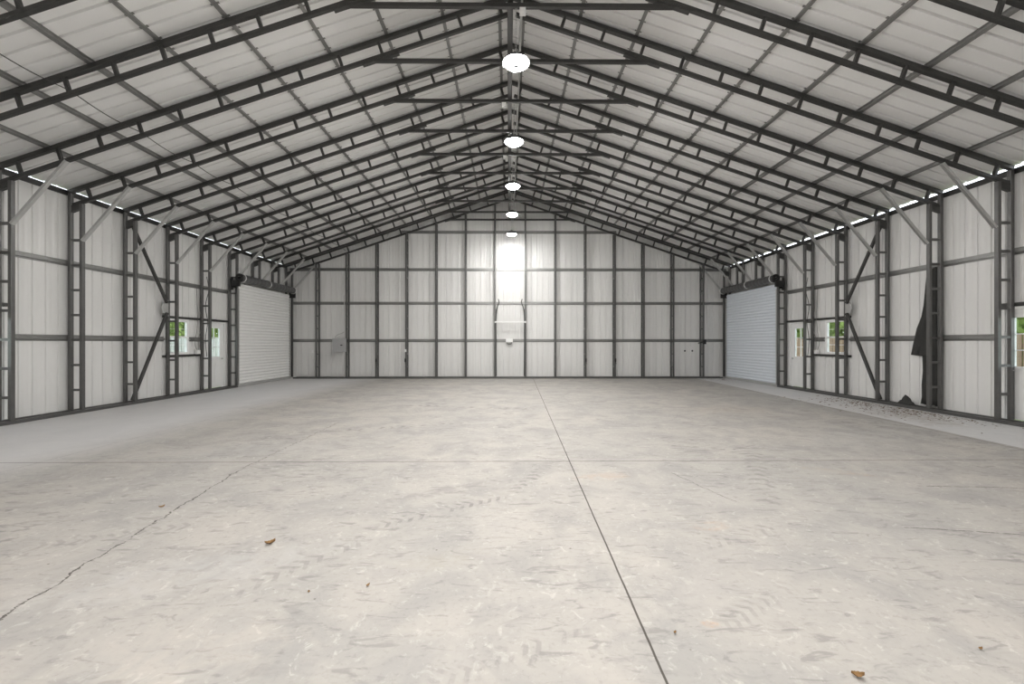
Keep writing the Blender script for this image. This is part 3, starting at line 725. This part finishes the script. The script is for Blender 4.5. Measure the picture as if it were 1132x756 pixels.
for s in (-1, 1):
    for i, (x, y, k) in enumerate(((16.0, 10.0, 1), (16.1, 13.9, 0), (16.0, 17.8, 1), (16.2, 21.8, 0), (16.0, 25.8, 1))):
        t = thing('leafy_tree', 'green leafy tree outside the %s wall, %s along the fence' % (SIDE[s], ORD[i]), 'tree', (s*x, y, -.16), 'trees outside the windows')
        t.rotation_euler = (0, 0, i*1.3 + s)
        use('trunk', trm, t); use('foliage', fol[k], t)
    hd = MB(); rnd = random.Random(40 + s)
    for i in range(11000):
        y = rnd.uniform(8, 30); zt = 2.9 + .5*math.sin(y*1.3) + .3*math.sin(y*3.1+1); z = rnd.uniform(.1, 1)*zt
        q = Vector((s*(13.1 + rnd.uniform(-.25, .3) + .15*math.sin(y*2+z)), y, z - .16)); l = rnd.uniform(.09, .19)
        d = Vector((rnd.gauss(0,.5), rnd.gauss(0,1), rnd.gauss(0,1))).normalized(); e = d.cross(Vector((s, .3*rnd.gauss(0,1), .5))).normalized()
        hd.add([q-d*l, q+e*l*.55, q+d*l, q-e*l*.55], [(0,1,2,3)])
    tag(hd.obj('hedge', 'foliage'), 'long green hedge behind the %s board fence' % ('pale' if s < 0 else 'brown'), 'hedge')
    t = thing('board_fence', '%s board fence outside the %s wall' % ('pale' if s < 0 else 'brown', SIDE[s]), 'fence', (s*12.2, 16, -.16))
    mat = 'fence_white' if s < 0 else 'fence_brown'
    m = MB(); y = -9.0
    while y < 11:
        m.box(-.012, y, .05, .012, y+.14, 1.75 + .02*math.sin(y*7)); y += .17
    m.obj('boards', mat, t)
    for z in (.35, 1.45): m = MB(); m.box(.012 if s > 0 else -.05, -9, z, .05 if s > 0 else -.012, 11, z+.09); m.obj('fence_rail', mat, t)
    for k in range(9): m = MB(); q = s*.1; m.box(min(q-.045, q+.045), -9+k*2.5-.045, 0, q+.045, -9+k*2.5+.045, 1.8); m.obj('fence_post', mat, t)

# ------------------------------------------------------------------ world, camera, view
w = bpy.data.worlds.new('overcast sky'); SC.world = w; w.use_nodes = True
nt = w.node_tree; bg = nt.nodes['Background']
tc = nt.nodes.new('ShaderNodeTexCoord'); sp = nt.nodes.new('ShaderNodeSeparateXYZ'); cr = nt.nodes.new('ShaderNodeValToRGB')
nt.links.new(tc.outputs['Generated'], sp.inputs[0]); nt.links.new(sp.outputs[2], cr.inputs[0]); nt.links.new(cr.outputs[0], bg.inputs[0])
cr.color_ramp.elements[0].color = (.95, .97, 1.0, 1); cr.color_ramp.elements[1].color = (.72, .84, 1.0, 1)
bg.inputs[1].default_value = 3.0

cam = bpy.data.cameras.new('camera'); co = bpy.data.objects.new('camera', cam); COL.objects.link(co)
cam.sensor_width = 36; cam.sensor_fit = 'HORIZONTAL'; cam.lens = F/1132*36; cam.shift_y = 1/1132; cam.clip_start = .05; cam.clip_end = 300
co.location = (0, 0, 1.40); co.rotation_euler = (math.pi/2, 0, -3.5/F)
SC.camera = co
vs = SC.view_settings
vs.view_transform = 'Standard'; vs.look = 'None'; vs.gamma = 1; vs.use_curve_mapping = False; vs.exposure = 0.1
